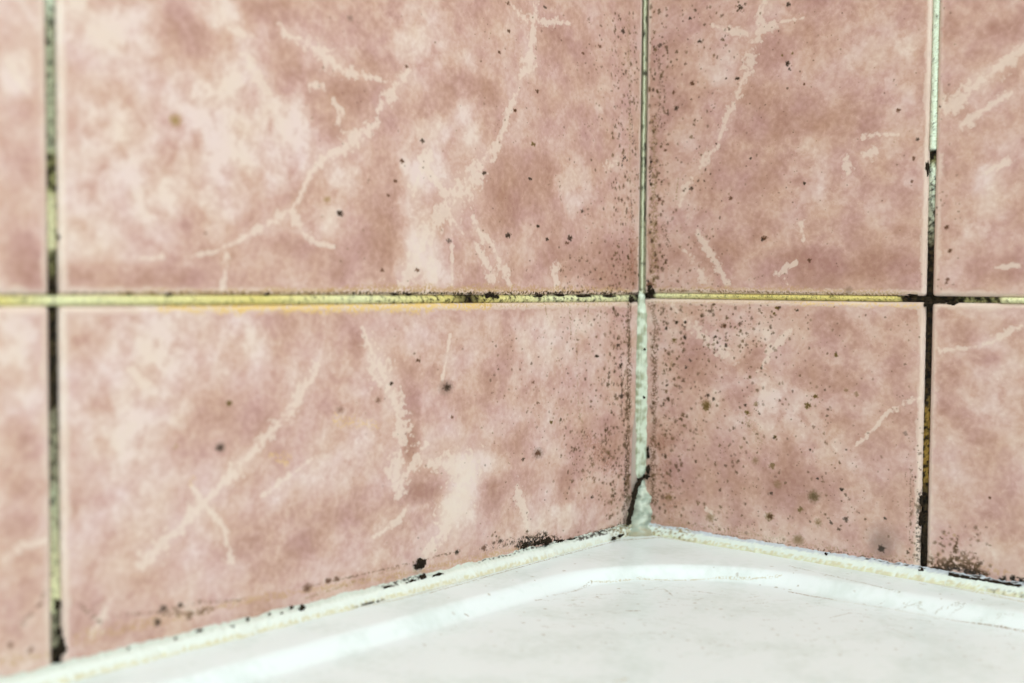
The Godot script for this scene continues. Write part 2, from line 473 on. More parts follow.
func print_and_light(side: int, row: int, col: int) -> Array:      # [lift, patches, veins, stains, dots, specks]
	var key := side * 100 + row * 10 + col
	match key:
		10: return [0.47,      # upper left wall tile by the corner; leftmost pale patches: print plus painted light
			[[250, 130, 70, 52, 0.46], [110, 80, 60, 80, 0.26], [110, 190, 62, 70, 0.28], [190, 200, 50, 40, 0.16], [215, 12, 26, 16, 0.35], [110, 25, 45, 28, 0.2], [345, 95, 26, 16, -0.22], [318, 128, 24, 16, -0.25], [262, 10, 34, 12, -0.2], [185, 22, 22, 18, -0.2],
			[550, 40, 18, 22, -0.25], [592, 60, 16, 24, -0.15], [468, 88, 32, 14, -0.22], [500, 215, 20, 24, -0.22], [525, 180, 30, 34, -0.2], [600, 262, 48, 26, -0.3], [345, 258, 50, 20, -0.22], [290, 245, 24, 10, -0.25], [378, 228, 22, 34, -0.22], [385, 130, 20, 18, -0.18], [120, 276, 70, 12, -0.26], [290, 72, 20, 10, -0.15],
			[420, 40, 36, 40, 0.16], [412, 205, 16, 40, 0.34], [425, 165, 22, 20, 0.34], [430, 130, 26, 14, 0.2], [420, 258, 22, 30, 0.32], [440, 275, 20, 12, 0.3], [575, 185, 18, 28, 0.22], [345, 178, 16, 14, 0.3], [328, 225, 12, 22, 0.26], [470, 115, 12, 24, 0.3], [240, 60, 20, 26, 0.2], [300, 128, 16, 14, 0.3], [570, 285, 30, 8, 0.2], [605, 90, 10, 30, 0.15]],
			[[[281, 24, 4], [286, 34, 6], [300, 40, 7], [318, 50, 12], [335, 65, 10], [350, 74, 8], [378, 78, 4]], [[312, 84, 6], [322, 88, 6]], [[333, 102, 5], [342, 110, 8], [338, 120, 5]], [[228, 28, 3], [240, 33, 8], [252, 36, 3]], [[245, 55, 8], [258, 76, 10], [266, 92, 8]],
			[[408, 72, 4], [395, 88, 11], [388, 100, 9], [378, 110, 4]], [[378, 122, 5], [355, 140, 11], [338, 150, 9], [322, 160, 5], [311, 172, 5], [305, 184, 4], [298, 200, 4], [287, 214, 9], [270, 222, 7], [252, 233, 4], [232, 243, 4], [215, 252, 3], [185, 257, 4]], [[293, 214, 9], [300, 230, 6], [310, 240, 5], [322, 245, 4], [334, 247, 2]], [[225, 250, 5], [224, 275, 5], [221, 289, 4]], [[140, 258, 3], [162, 257, 5]],
			[[536, -4, 4], [534, 20, 6], [532, 40, 8], [530, 55, 12], [528, 68, 8], [521, 76, 4], [520, 85, 3], [514, 97, 6], [508, 112, 5], [504, 130, 4], [497, 145, 6], [488, 155, 9], [478, 170, 11], [465, 188, 14], [452, 198, 18], [446, 210, 10]], [[510, 2, 4], [516, 12, 4], [526, 21, 5]], [[538, 21, 4], [552, 22, 4], [557, 17, 2]], [[554, 22, 3], [570, 23, 2]],
			[[447, 196, 8], [432, 176, 6], [420, 160, 4]], [[444, 205, 9], [432, 224, 12], [420, 250, 16], [405, 276, 11], [398, 290, 8]], [[430, 245, 7], [434, 278, 6]], [[450, 214, 3], [452, 250, 2.4], [452, 289, 2.2]], [[452, 218, 4], [463, 234, 3]], [[473, 219, 4], [482, 235, 6], [493, 245, 5], [500, 262, 5], [505, 272, 6], [512, 289, 3]], [[475, 245, 3], [485, 262, 6], [493, 278, 8]], [[562, 263, 4], [553, 271, 6], [556, 280, 4], [557, 292, 4]], [[617, 160, 5], [607, 169, 6]], [[430, 152, 6], [424, 168, 10], [412, 190, 8]]],
			[[TAN, 0.7, 0.25, [[120, 293, 6], [330, 291, 9], [480, 290, 9], [630, 291, 6]]], [BROWN, 0.75, 0.5, [[60, 293, 2], [330, 293, 3], [460, 293, 4], [640, 294, 5]]], [DARK, 0.9, 0.55, [[350, 293, 3], [520, 294, 3], [560, 293, 4], [640, 294, 5]]], [RUST, 0.35, 0.45, [[630, 200, 6], [632, 250, 7], [633, 290, 8]]], [OLIVE, 0.4, 0.6, [[628, 20, 6], [630, 120, 6], [630, 180, 5]]], [DARK, 0.7, 0.62, [[628, 95, 2.2], [632, 120, 2.6], [633, 145, 2.4]]], [DARK, 0.8, 0.3, [[622, 166, 1.6], [624, 156, 1.6], [627, 160, 1.4]]], [DARK, 0.7, 0.55, [[631, 195, 2], [632, 222, 2.4]]], [BROWN, 0.5, 0.6, [[559, 180, 2], [561, 200, 3]]]],
			[[175, 120, 7, 3, 0.85], [327, 199, 4, 3, 0.6], [340, 213, 3, 0, 0.95], [205, 233, 1.5, 4, 0.6], [402, 161, 2.2, 4, 0.9], [395, 181, 1.8, 4, 0.8], [388, 195, 1.6, 4, 0.7], [422, 141, 2, 0, 0.9], [484, 173, 2, 0, 0.8], [530, 179, 1.8, 0, 0.9], [508, 235, 2.6, 0, 0.95], [538, 226, 1.8, 0, 0.9], [547, 239, 1.6, 0, 0.9], [570, 238, 2.6, 0, 0.9], [567, 243, 2, 4, 0.7], [449, 241, 2.4, 2, 0.9], [417, 270, 2.2, 4, 0.7], [382, 270, 2, 4, 0.7], [623, 31, 2, 0, 0.8], [509, 31, 1.8, 4, 0.8], [499, 52, 1.6, 4, 0.8], [515, 110, 1.8, 4, 0.9], [537, 91, 1.8, 4, 0.8], [583, 53, 1.5, 4, 0.7], [600, 46, 1.8, 4, 0.7], [533, 144, 2.2, 1, 0.8], [508, 3, 2, 4, 0.7], [545, 7, 1.6, 0, 0.7], [406, 66, 1.8, 4, 0.7], [582, 211, 1.8, 0, 0.8], [350, 18, 3, 2, 0.4]],
			[[611, 10, 639, 292, 300, 0.35, 0.9, 0.75, 2.6], [585, 10, 622, 292, 150, 0.3, 1.0, 0.6, 1.6], [480, 10, 590, 292, 120, 0.3, 0.9, 0.5, 1.3], [300, 10, 480, 292, 60, 0.3, 0.9, 0.5, 1.2], [560, 255, 636, 292, 120, 0.3, 1.0, 0.5, 1.5]]]
		11: return [0.62,      # upper left wall, next tile
			[[25, 262, 20, 26, -0.55], [20, 225, 16, 14, -0.2], [22, 20, 20, 24, 0.1], [15, 70, 18, 22, 0.4], [30, 110, 16, 16, -0.12]], [[[8, 60, 8], [18, 80, 10], [30, 95, 4]]], [[OLIVE, 0.4, 0.4, [[0, 296, 4], [46, 295, 4]]]], [], []]
		0: return [0.55,      # lower left wall tile by the corner; pale print at left, lifted to paint brighter light
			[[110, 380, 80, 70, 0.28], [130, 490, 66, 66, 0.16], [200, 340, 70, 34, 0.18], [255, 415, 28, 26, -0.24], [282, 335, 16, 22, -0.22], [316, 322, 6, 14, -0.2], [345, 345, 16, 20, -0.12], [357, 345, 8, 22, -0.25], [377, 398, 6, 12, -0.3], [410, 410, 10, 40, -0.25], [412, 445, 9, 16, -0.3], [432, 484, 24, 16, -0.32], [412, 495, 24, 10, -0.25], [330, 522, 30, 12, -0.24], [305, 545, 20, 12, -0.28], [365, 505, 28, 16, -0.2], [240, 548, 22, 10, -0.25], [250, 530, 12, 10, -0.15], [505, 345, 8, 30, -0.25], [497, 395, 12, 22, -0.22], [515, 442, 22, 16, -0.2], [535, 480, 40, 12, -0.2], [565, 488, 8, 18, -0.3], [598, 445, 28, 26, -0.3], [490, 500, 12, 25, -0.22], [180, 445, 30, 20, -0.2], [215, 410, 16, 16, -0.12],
			[345, 455, 34, 26, 0.2], [440, 350, 30, 40, 0.12], [560, 350, 40, 40, 0.16], [470, 470, 30, 16, 0.36], [462, 500, 20, 24, 0.36], [548, 478, 14, 14, 0.2], [565, 518, 28, 14, 0.26], [530, 420, 30, 20, 0.1], [300, 490, 40, 16, 0.14], [360, 560, 24, 10, 0.14], [70, 620, 40, 26, -0.1]],
			[[[318, 360, 8], [310, 380, 8], [298, 397, 8], [285, 415, 7], [270, 432, 7], [255, 448, 7], [240, 465, 8], [225, 480, 8], [210, 497, 9], [200, 507, 10], [185, 520, 8], [165, 540, 12], [150, 556, 14], [138, 568, 8]], [[205, 505, 5], [218, 520, 5], [225, 532, 4], [230, 550, 6], [232, 562, 8]],  [[192, 486, 3], [203, 502, 4]], [[362, 328, 6], [372, 350, 11], [385, 375, 13], [392, 395, 11], [400, 415, 13], [402, 440, 12], [398, 465, 13], [396, 487, 9]], [[426, 443, 5], [416, 458, 9], [407, 474, 10], [399, 490, 8]],
			[[430, 462, 7], [448, 464, 11], [470, 468, 18], [462, 490, 17], [450, 512, 14], [440, 535, 12], [426, 555, 12], [418, 568, 8]], [[517, 488, 8], [524, 508, 7], [528, 528, 4]], [[450, 335, 2], [446, 360, 2], [442, 380, 2]], [[370, 540, 3], [398, 520, 4], [408, 505, 3]], [[130, 370, 4], [145, 385, 6]], [[310, 460, 3], [270, 490, 4], [262, 496, 3]], [[110, 600, 5], [100, 622, 9], [90, 640, 6]]],
			[[YELLOW, 0.85, 0.22, [[160, 306, 10], [240, 306, 13], [330, 305, 13], [420, 305, 11], [490, 304, 8]]], [TAN, 0.5, 0.5, [[480, 305, 5], [630, 303, 6]]], [OLIVE, 0.4, 0.5, [[545, 304, 3], [547, 318, 2]]], [OLIVE, 0.4, 0.5, [[570, 304, 4], [571, 335, 2]]], [OLIVE, 0.4, 0.5, [[588, 304, 3], [588, 322, 2]]], [BROWN, 0.5, 0.5, [[614, 308, 2], [615, 322, 1.5]]], [BROWN, 0.7, 0.34, [[629, 306, 6], [628, 420, 8], [627, 500, 8]]], [DARK, 0.8, 0.58, [[621, 355, 2.2], [622, 402, 2.6]]], [DARK, 0.7, 0.6, [[626, 430, 3], [625, 480, 4], [624, 525, 4]]], [OLIVE, 0.35, 0.62, [[576, 325, 3], [578, 400, 4], [586, 450, 4]]], [RUST, 0.35, 0.4, [[590, 440, 16], [612, 470, 14]]],
			[YELLOW, 0.45, 0.4, [[285, 460, 14], [270, 455, 6]]], [YELLOW, 0.4, 0.55, [[335, 420, 14], [375, 425, 10]]], [YELLOW, 0.6, 0.3, [[192, 480, 5], [191, 483, 4]]], [TAN, 0.55, 0.4, [[75, 640, 16], [150, 622, 10], [250, 600, 8], [400, 575, 6], [520, 548, 6]]], [BROWN, 0.6, 0.58, [[80, 605, 7], [100, 622, 6]]], [BROWN, 0.5, 0.62, [[115, 616, 3], [150, 613, 4], [200, 602, 5], [245, 600, 4]]], [BROWN, 0.75, 0.5, [[160, 612, 6], [190, 614, 9], [215, 608, 5]]], [OLIVE, 0.4, 0.6, [[300, 600, 4], [420, 560, 3]]], [BROWN, 0.6, 0.62, [[310, 586, 2.5], [390, 568, 2.5], [455, 552, 2]]], [BROWN, 0.7, 0.35, [[435, 556, 1.2], [457, 552, 1.6]]], [BROWN, 0.8, 0.25, [[515, 546, 6], [530, 542, 10], [545, 541, 10], [560, 543, 6], [600, 533, 5], [620, 526, 5]]], [DARK, 0.9, 0.38, [[517, 546, 5], [530, 542, 8], [545, 541, 9], [560, 543, 5], [600, 533, 4], [620, 526, 4]]], [DARK, 0.6, 0.66, [[480, 548, 5], [520, 540, 10], [545, 535, 10]]]],
			[[220, 447, 5.5, 2, 0.85], [220, 448, 3, 0, 0.7], [229, 403, 3.2, 1, 0.95], [446, 387, 8, 2, 0.55], [447, 387, 4, 0, 0.85], [538, 453, 6, 2, 0.6], [538, 453, 3, 4, 0.7], [391, 383, 2, 0, 0.95], [418, 360, 2, 4, 0.9], [533, 382, 1.5, 4, 0.6], [523, 459, 1.5, 0, 0.7], [452, 417, 1.6, 4, 0.7], [551, 422, 1.8, 1, 0.9], [597, 356, 2, 0, 0.9], [618, 345, 1.8, 0, 0.8], [621, 365, 2, 0, 0.9], [621, 396, 2.4, 0, 0.9], [592, 497, 1.6, 0, 0.8], [157, 622, 4, 0, 0.9], [163, 608, 3, 0, 0.8], [180, 605, 2.5, 0, 0.8], [307, 588, 5, 4, 0.8], [328, 581, 3, 4, 0.8], [337, 579, 3, 4, 0.7], [378, 400, 3, 4, 0.5], [340, 410, 4, 4, 0.35], [457, 552, 2.4, 0, 0.9], [500, 541, 2, 0, 0.8], [484, 548, 2.4, 4, 0.7], [175, 447, 3, 3, 0.3]],
			[[604, 308, 630, 520, 340, 0.3, 1.2, 0.75, 2.4], [560, 310, 606, 500, 260, 0.3, 1.0, 0.6, 1.6], [490, 315, 562, 520, 150, 0.3, 1.0, 0.55, 1.4], [570, 430, 628, 485, 130, 0.4, 1.5, 0.6, 1.6], [350, 320, 490, 560, 60, 0.3, 0.9, 0.45, 1.2], [480, 530, 620, 548, 60, 0.4, 1.4, 0.7, 1.0]]]
		1: return [0.62,      # lower left wall, next tile
			[[22, 360, 20, 50, 0.2], [18, 432, 18, 14, -0.25], [30, 445, 14, 16, -0.2], [28, 490, 18, 12, -0.3], [18, 525, 18, 14, -0.3], [28, 560, 14, 12, -0.2]], [[[4, 560, 6], [25, 545, 7], [46, 540, 4]]], [[BROWN, 0.4, 0.6, [[15, 630, 10], [40, 605, 8], [44, 590, 6]]], [TAN, 0.5, 0.4, [[0, 662, 8], [46, 655, 8]]]], [[10, 645, 3, 4, 0.5], [30, 650, 3, 4, 0.5]], []]
		110: return [0.43,     # upper right wall tile by the corner
			[[845, 128, 40, 18, -0.22], [775, 105, 34, 24, -0.18], [770, 50, 18, 18, -0.22], [750, 185, 34, 28, -0.16], [800, 268, 46, 18, -0.28], [725, 262, 12, 30, -0.2], [890, 268, 34, 20, -0.28], [855, 225, 14, 22, -0.14], [700, 105, 30, 20, -0.14], [812, 40, 20, 20, -0.08],
			[715, 68, 16, 16, 0.2], [868, 45, 40, 30, 0.18], [897, 90, 18, 60, 0.14], [805, 182, 22, 30, 0.18], [835, 190, 20, 14, 0.14], [800, 145, 20, 8, 0.2], [690, 130, 16, 20, 0.14], [675, 210, 16, 40, 0.18], [915, 190, 10, 60, 0.14], [760, 8, 40, 10, 0.1], [880, 215, 20, 12, 0.14]],
			[[[766, -4, 5], [760, 15, 5], [757, 28, 6], [755, 40, 8], [752, 55, 11], [748, 70, 9], [740, 85, 4], [735, 100, 6], [728, 115, 7], [721, 130, 5], [717, 146, 3]], [[712, 25, 2], [730, 31, 4], [752, 33, 5]], [[758, 31, 5], [772, 25, 5], [784, 21, 4], [803, 18, 2]], [[712, 150, 7], [703, 163, 7], [692, 178, 6], [684, 188, 6], [680, 204, 5]], [[697, 230, 3], [705, 245, 6], [715, 262, 5], [721, 274, 6], [728, 288, 3]], [[684, 250, 3], [694, 262, 6], [703, 277, 8]], [[796, 261, 4], [786, 270, 7], [776, 273, 5]], [[784, 276, 3], [788, 285, 3]], [[800, 224, 5], [804, 240, 3]], [[862, 156, 6], [874, 151, 8]], [[846, 160, 5], [848, 174, 7]], [[852, 140, 3], [875, 134, 4], [897, 134, 3]]],
			[[TAN, 0.5, 0.35, [[660, 289, 6], [780, 289, 6], [915, 293, 5]]], [BROWN, 0.55, 0.5, [[660, 290, 3], [760, 292, 3], [920, 296, 3]]], [OLIVE, 0.5, 0.38, [[654, 120, 7], [653, 230, 9], [654, 285, 9]]], [BROWN, 0.5, 0.62, [[658, 45, 5], [660, 80, 6], [659, 130, 5]]], [BROWN, 0.5, 0.62, [[664, 225, 8], [668, 245, 8]]], [OLIVE, 0.5, 0.45, [[678, 178, 3], [676, 198, 2]]], [DARK, 0.85, 0.45, [[651, 155, 3.2], [650, 185, 2.6]]]],
			[[787, 63, 2.4, 0, 0.95], [789, 69, 1.5, 0, 0.7], [782, 55, 1.2, 1, 0.8], [792, 53, 1.4, 1, 0.8], [737, 78, 1.8, 0, 0.9], [726, 78, 1, 0, 0.8], [699, 41, 1.8, 0, 0.9], [690, 18, 1.5, 0, 0.9], [740, 7, 2.4, 0, 0.8], [788, 4, 2.2, 0, 0.8], [676, 108, 2.4, 0, 0.8], [692, 83, 2.6, 4, 0.8], [673, 92, 1.8, 4, 0.8], [898, 110, 2.2, 4, 0.8], [917, 139, 1.8, 0, 0.8], [804, 84, 1.4, 4, 0.8], [764, 238, 2.6, 4, 0.9], [762, 240, 1.6, 0, 0.8], [809, 260, 2, 4, 0.8], [804, 183, 1.6, 0, 0.9], [750, 158, 1.4, 0, 0.8], [730, 198, 2, 4, 0.8], [738, 203, 1, 4, 0.7], [691, 188, 2, 0, 0.8], [659, 199, 2, 4, 0.8], [913, 158, 2, 4, 0.7], [911, 181, 1.8, 4, 0.7], [649, 284, 3, 4, 0.7], [848, 290, 5, 2, 0.4], [665, 150, 1.6, 4, 0.7], [660, 45, 2.2, 0, 0.7]],
			[[649, 5, 668, 290, 260, 0.4, 1.3, 0.8, 1.8], [665, 5, 722, 290, 230, 0.3, 1.2, 0.65, 1.4], [720, 5, 800, 285, 110, 0.3, 1.0, 0.55, 1.2], [800, 5, 922, 290, 60, 0.3, 0.9, 0.5, 1.2], [735, 1, 745, 12, 14, 0.5, 1.2, 0.8, 1.0], [720, 25, 732, 48, 16, 0.5, 1.2, 0.7, 1.0]]]
		111: return [0.50,     # upper right wall, next tile
			[[949, 28, 8, 14, -0.3], [992, 26, 7, 8, -0.26], [976, 58, 22, 8, -0.2], [1012, 24, 14, 16, -0.18], [1000, 120, 26, 16, -0.12], [1000, 268, 30, 14, -0.25], [1018, 240, 14, 40, -0.16], [955, 85, 10, 16, -0.12], [985, 190, 12, 26, 0.22], [975, 228, 12, 12, 0.22], [1000, 10, 20, 10, 0.15]],
			[[[944, 112, 8], [965, 92, 12], [990, 72, 11], [1022, 46, 8]], [[960, 125, 5], [985, 108, 6], [1012, 92, 5]], [[995, 267, 3], [1018, 264, 4]], [[985, 172, 6], [1008, 160, 5]]],
			[[TAN, 0.35, 0.5, [[938, 5, 3], [936, 150, 3]]], [BROWN, 0.5, 0.4, [[940, 299, 2.5], [1024, 302, 2.5]]]], [[939, 106, 1.5, 0, 0.8], [946, 226, 2, 4, 0.8], [949, 250, 2, 4, 0.8], [947, 279, 1.8, 4, 0.7], [946, 282, 1.8, 4, 0.7], [936, 207, 1.5, 0, 0.7]], [[936, 5, 960, 290, 26, 0.3, 0.9, 0.5, 1.2]]]
		100: return [0.52,     # lower right wall tile by the corner
			[[690, 318, 14, 14, -0.12], [692, 372, 20, 30, -0.2], [755, 356, 10, 16, -0.26], [735, 395, 10, 10, -0.2], [830, 325, 18, 14, -0.24], [825, 378, 40, 12, -0.22], [855, 392, 22, 12, -0.24], [872, 445, 30, 18, -0.22], [905, 415, 14, 20, -0.16], [770, 470, 60, 26, -0.18], [700, 450, 40, 40, -0.12], [830, 500, 60, 30, -0.16], [680, 500, 40, 30, -0.14], [890, 360, 20, 24, -0.1],
			[740, 340, 30, 20, 0.22], [755, 400, 40, 24, 0.22], [800, 405, 40, 20, 0.16], [900, 330, 40, 24, 0.14], [870, 370, 16, 14, 0.2], [825, 440, 30, 16, 0.16], [860, 490, 14, 20, 0.1]],
			[[[672, 305, 4], [700, 334, 7], [715, 345, 8], [732, 358, 7]], [[918, 398, 3], [900, 405, 5], [888, 410, 3]], [[890, 408, 2], [878, 422, 3], [862, 440, 3], [852, 448, 2]], [[790, 330, 4], [770, 350, 5], [758, 372, 4]], [[707, 508, 3], [716, 520, 5], [722, 528, 4]]],
			[[YELLOW, 0.55, 0.42, [[795, 303, 4], [860, 304, 5], [918, 306, 4]]], [TAN, 0.4, 0.5, [[655, 302, 3], [800, 302, 3]]], [BROWN, 0.45, 0.38, [[652, 305, 8], [656, 330, 6]]], [BROWN, 0.6, 0.38, [[654, 330, 6], [654, 420, 7], [652, 500, 9]]], [OLIVE, 0.4, 0.5, [[670, 355, 5], [671, 366, 4]]], [OLIVE, 0.3, 0.6, [[745, 415, 12], [760, 440, 12]]], [OLIVE, 0.3, 0.62, [[652, 520, 8], [740, 532, 10], [830, 548, 8], [915, 560, 6]]], [RUST, 0.25, 0.45, [[660, 440, 20], [670, 510, 24]]], [BROWN, 0.5, 0.62, [[910, 470, 4], [910, 500, 3], [910, 540, 4]]], [DARK, 0.6, 0.5, [[918, 490, 4], [917, 560, 4]]], [BROWN, 0.6, 0.6, [[655, 525, 2], [760, 540, 3], [905, 562, 3]]]],
			[[706, 404, 5, 1, 0.85], [706, 407, 3.5, 1, 0.8], [707, 395, 2.2, 0, 0.8], [713, 399, 1.6, 0, 0.9], [807, 405, 3, 1, 0.95], [815, 396, 2.4, 1, 0.9], [835, 355, 2.2, 1, 0.9], [813, 496, 6, 1, 0.9], [814, 496, 8, 2, 0.3], [769, 516, 4.6, 1, 0.85], [770, 516, 2.4, 4, 0.7], [800, 509, 2.4, 1, 0.8], [818, 522, 4, 1, 0.5], [845, 519, 2.2, 0, 0.8], [841, 489, 1.8, 0, 0.9], [885, 518, 1.6, 0, 0.8], [831, 522, 2, 0, 0.7], [771, 493, 1.8, 0, 0.8], [883, 540, 20, 2, 0.32], [880, 546, 12, 2, 0.3], [881, 548, 3.6, 0, 0.95], [747, 412, 2.2, 1, 0.9], [745, 405, 1.6, 0, 0.8], [756, 404, 2.6, 1, 0.5], [774, 437, 1.6, 0, 0.8], [775, 436, 1.4, 1, 0.8], [669, 497, 4, 1, 0.6], [710, 517, 5, 1, 0.5], [772, 465, 3.4, 1, 0.6], [777, 484, 5, 1, 0.4], [798, 539, 6, 1, 0.6], [755, 460, 4, 1, 0.4], [810, 449, 1.2, 0, 0.9], [846, 449, 1.2, 0, 0.8], [817, 478, 1.4, 0, 0.8], [685, 337, 1.8, 0, 0.9], [676, 322, 1.6, 0, 0.9], [685, 322, 1.5, 0, 0.9], [666, 328, 1.6, 0, 0.9], [674, 340, 2.4, 1, 0.9], [690, 360, 1.6, 0, 0.8], [686, 367, 1.6, 0, 0.9], [726, 345, 1.8, 0, 0.8], [715, 336, 1.4, 0, 0.8], [724, 326, 1.8, 4, 0.8], [667, 385, 1.4, 0, 0.8], [776, 307, 1.8, 1, 0.9], [774, 313, 1.6, 1, 0.9], [797, 310, 1.4, 0, 0.8], [829, 553, 1.8, 0, 0.9], [846, 390, 2.4, 1, 0.4], [856, 394, 2.4, 1, 0.4], [905, 433, 2.4, 2, 0.5]],
			[[650, 304, 684, 520, 380, 0.35, 1.4, 0.75, 1.5], [684, 304, 762, 535, 430, 0.3, 1.3, 0.65, 1.3], [700, 304, 780, 350, 110, 0.4, 1.5, 0.75, 1.2], [762, 304, 835, 545, 210, 0.3, 1.2, 0.55, 1.3], [835, 304, 922, 560, 110, 0.3, 1.0, 0.5, 1.2], [820, 460, 870, 530, 40, 0.4, 1.3, 0.7, 1.0], [905, 440, 920, 560, 50, 0.4, 1.4, 0.7, 1.6]]]
		101: return [0.58,     # lower right wall, next tile
			[[965, 335, 13, 14, -0.3], [985, 357, 18, 8, -0.32], [950, 372, 12, 14, -0.22], [944, 406, 8, 8, -0.3], [962, 420, 12, 10, -0.26], [978, 436, 16, 8, -0.26], [990, 470, 30, 30, -0.2], [1005, 520, 20, 26, -0.18], [945, 312, 8, 6, -0.25], [1010, 330, 14, 10, -0.2], [990, 390, 26, 24, 0.2], [955, 480, 14, 20, 0.1]],
			[[[940, 350, 4], [965, 348, 4], [990, 342, 5], [1020, 325, 5]]],
			[[TAN, 0.4, 0.5, [[940, 555, 12], [1010, 575, 12]]], [BROWN, 0.6, 0.25, [[934, 562, 12], [952, 558, 18], [975, 566, 14], [988, 574, 6]]], [BROWN, 0.9, 0.12, [[934, 567, 9], [952, 564, 13], [975, 569, 10], [986, 575, 5]]], [DARK, 0.9, 0.3, [[934, 570, 7], [955, 568, 9], [978, 574, 7]]], [BROWN, 0.8, 0.25, [[955, 560, 8], [955, 545, 5], [957, 536, 4]]], [BROWN, 0.6, 0.5, [[938, 541, 5], [942, 545, 4]]], [OLIVE, 0.7, 0.5, [[943, 533, 2], [953, 540, 3]]], [DARK, 0.85, 0.2, [[1002, 580, 6], [1016, 579, 9], [1030, 584, 9]]]],
			[[989, 497, 1.6, 4, 0.9], [953, 535, 2, 3, 0.5]], [[932, 525, 990, 578, 60, 0.4, 1.4, 0.7, 1.2]]]
	return []

func build_wall(side: int) -> Node3D:
	var root: Node3D
	if side == 0:
		root = base("wall_left", Vector3(0, Y0, 0))
		tag(root, "pink marbled tiled wall with the wide tile and yellowed horizontal joint", "wall", "structure")
	else:
		root = base("wall_right", Vector3(0, Y0, 0), Basis(Vector3(0, 0, 1), Vector3(0, 1, 0), Vector3(-1, 0, 0)))
		tag(root, "pink marbled tiled wall with black joint and heavy mould specks", "wall", "structure")
	var dv := DR if side == 1 else 0.0
	if side == 0: box(root, "wall_backing", Vector3(-2.3, -Y0, -0.1), Vector3(0.1, 2.16, -0.0024), M.grout_plain)
	else: box(root, "wall_backing", Vector3(0.0, -Y0, -0.1), Vector3(1.7, 2.16, -0.0024), M.grout_plain)
	var cols: Array = COL_L if side == 0 else COL_R
	var gap := 0.0013 if side == 0 else 0.0010
	var full := tile_mesh(0.2474, 0.2 - 2.0 * gap)
	var cut := tile_mesh(cols[0][1] - cols[0][0], 0.2 - 2.0 * gap)
	for row in 10:
		var v0 := (row - 1) * 0.2 + gap + dv
		var v1 := row * 0.2 - gap + dv
		if row == 0: v0 = VB - 0.0030
		for col in 4:
			var u0: float = cols[col][0]
			var u1: float = cols[col][1]
			var m: Material
			var mesh: Mesh = cut if side == 1 and col == 0 else full
			if row == 0 or (side == 0 and col == 0): mesh = tile_mesh(u1 - u0, v1 - v0)
			if row < 2 and col < 2:
				var p := print_and_light(side, row, col)
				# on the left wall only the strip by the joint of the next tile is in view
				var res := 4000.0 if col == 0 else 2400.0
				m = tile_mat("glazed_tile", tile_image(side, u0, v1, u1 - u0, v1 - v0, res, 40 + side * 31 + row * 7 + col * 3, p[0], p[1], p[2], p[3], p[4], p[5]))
			else:
				m = M.tiles[(row * 3 + col * 2 + side) % M.tiles.size()]
			part(root, "tile", mesh, m, Vector3(u0, v0, 0))
	return root

func joint_rows(side: int, list: Array, vertical: bool) -> Array:   # stops given by photograph pixel along the joint -> metres
	var out := []
	for s in list: out.append(s)
	return out

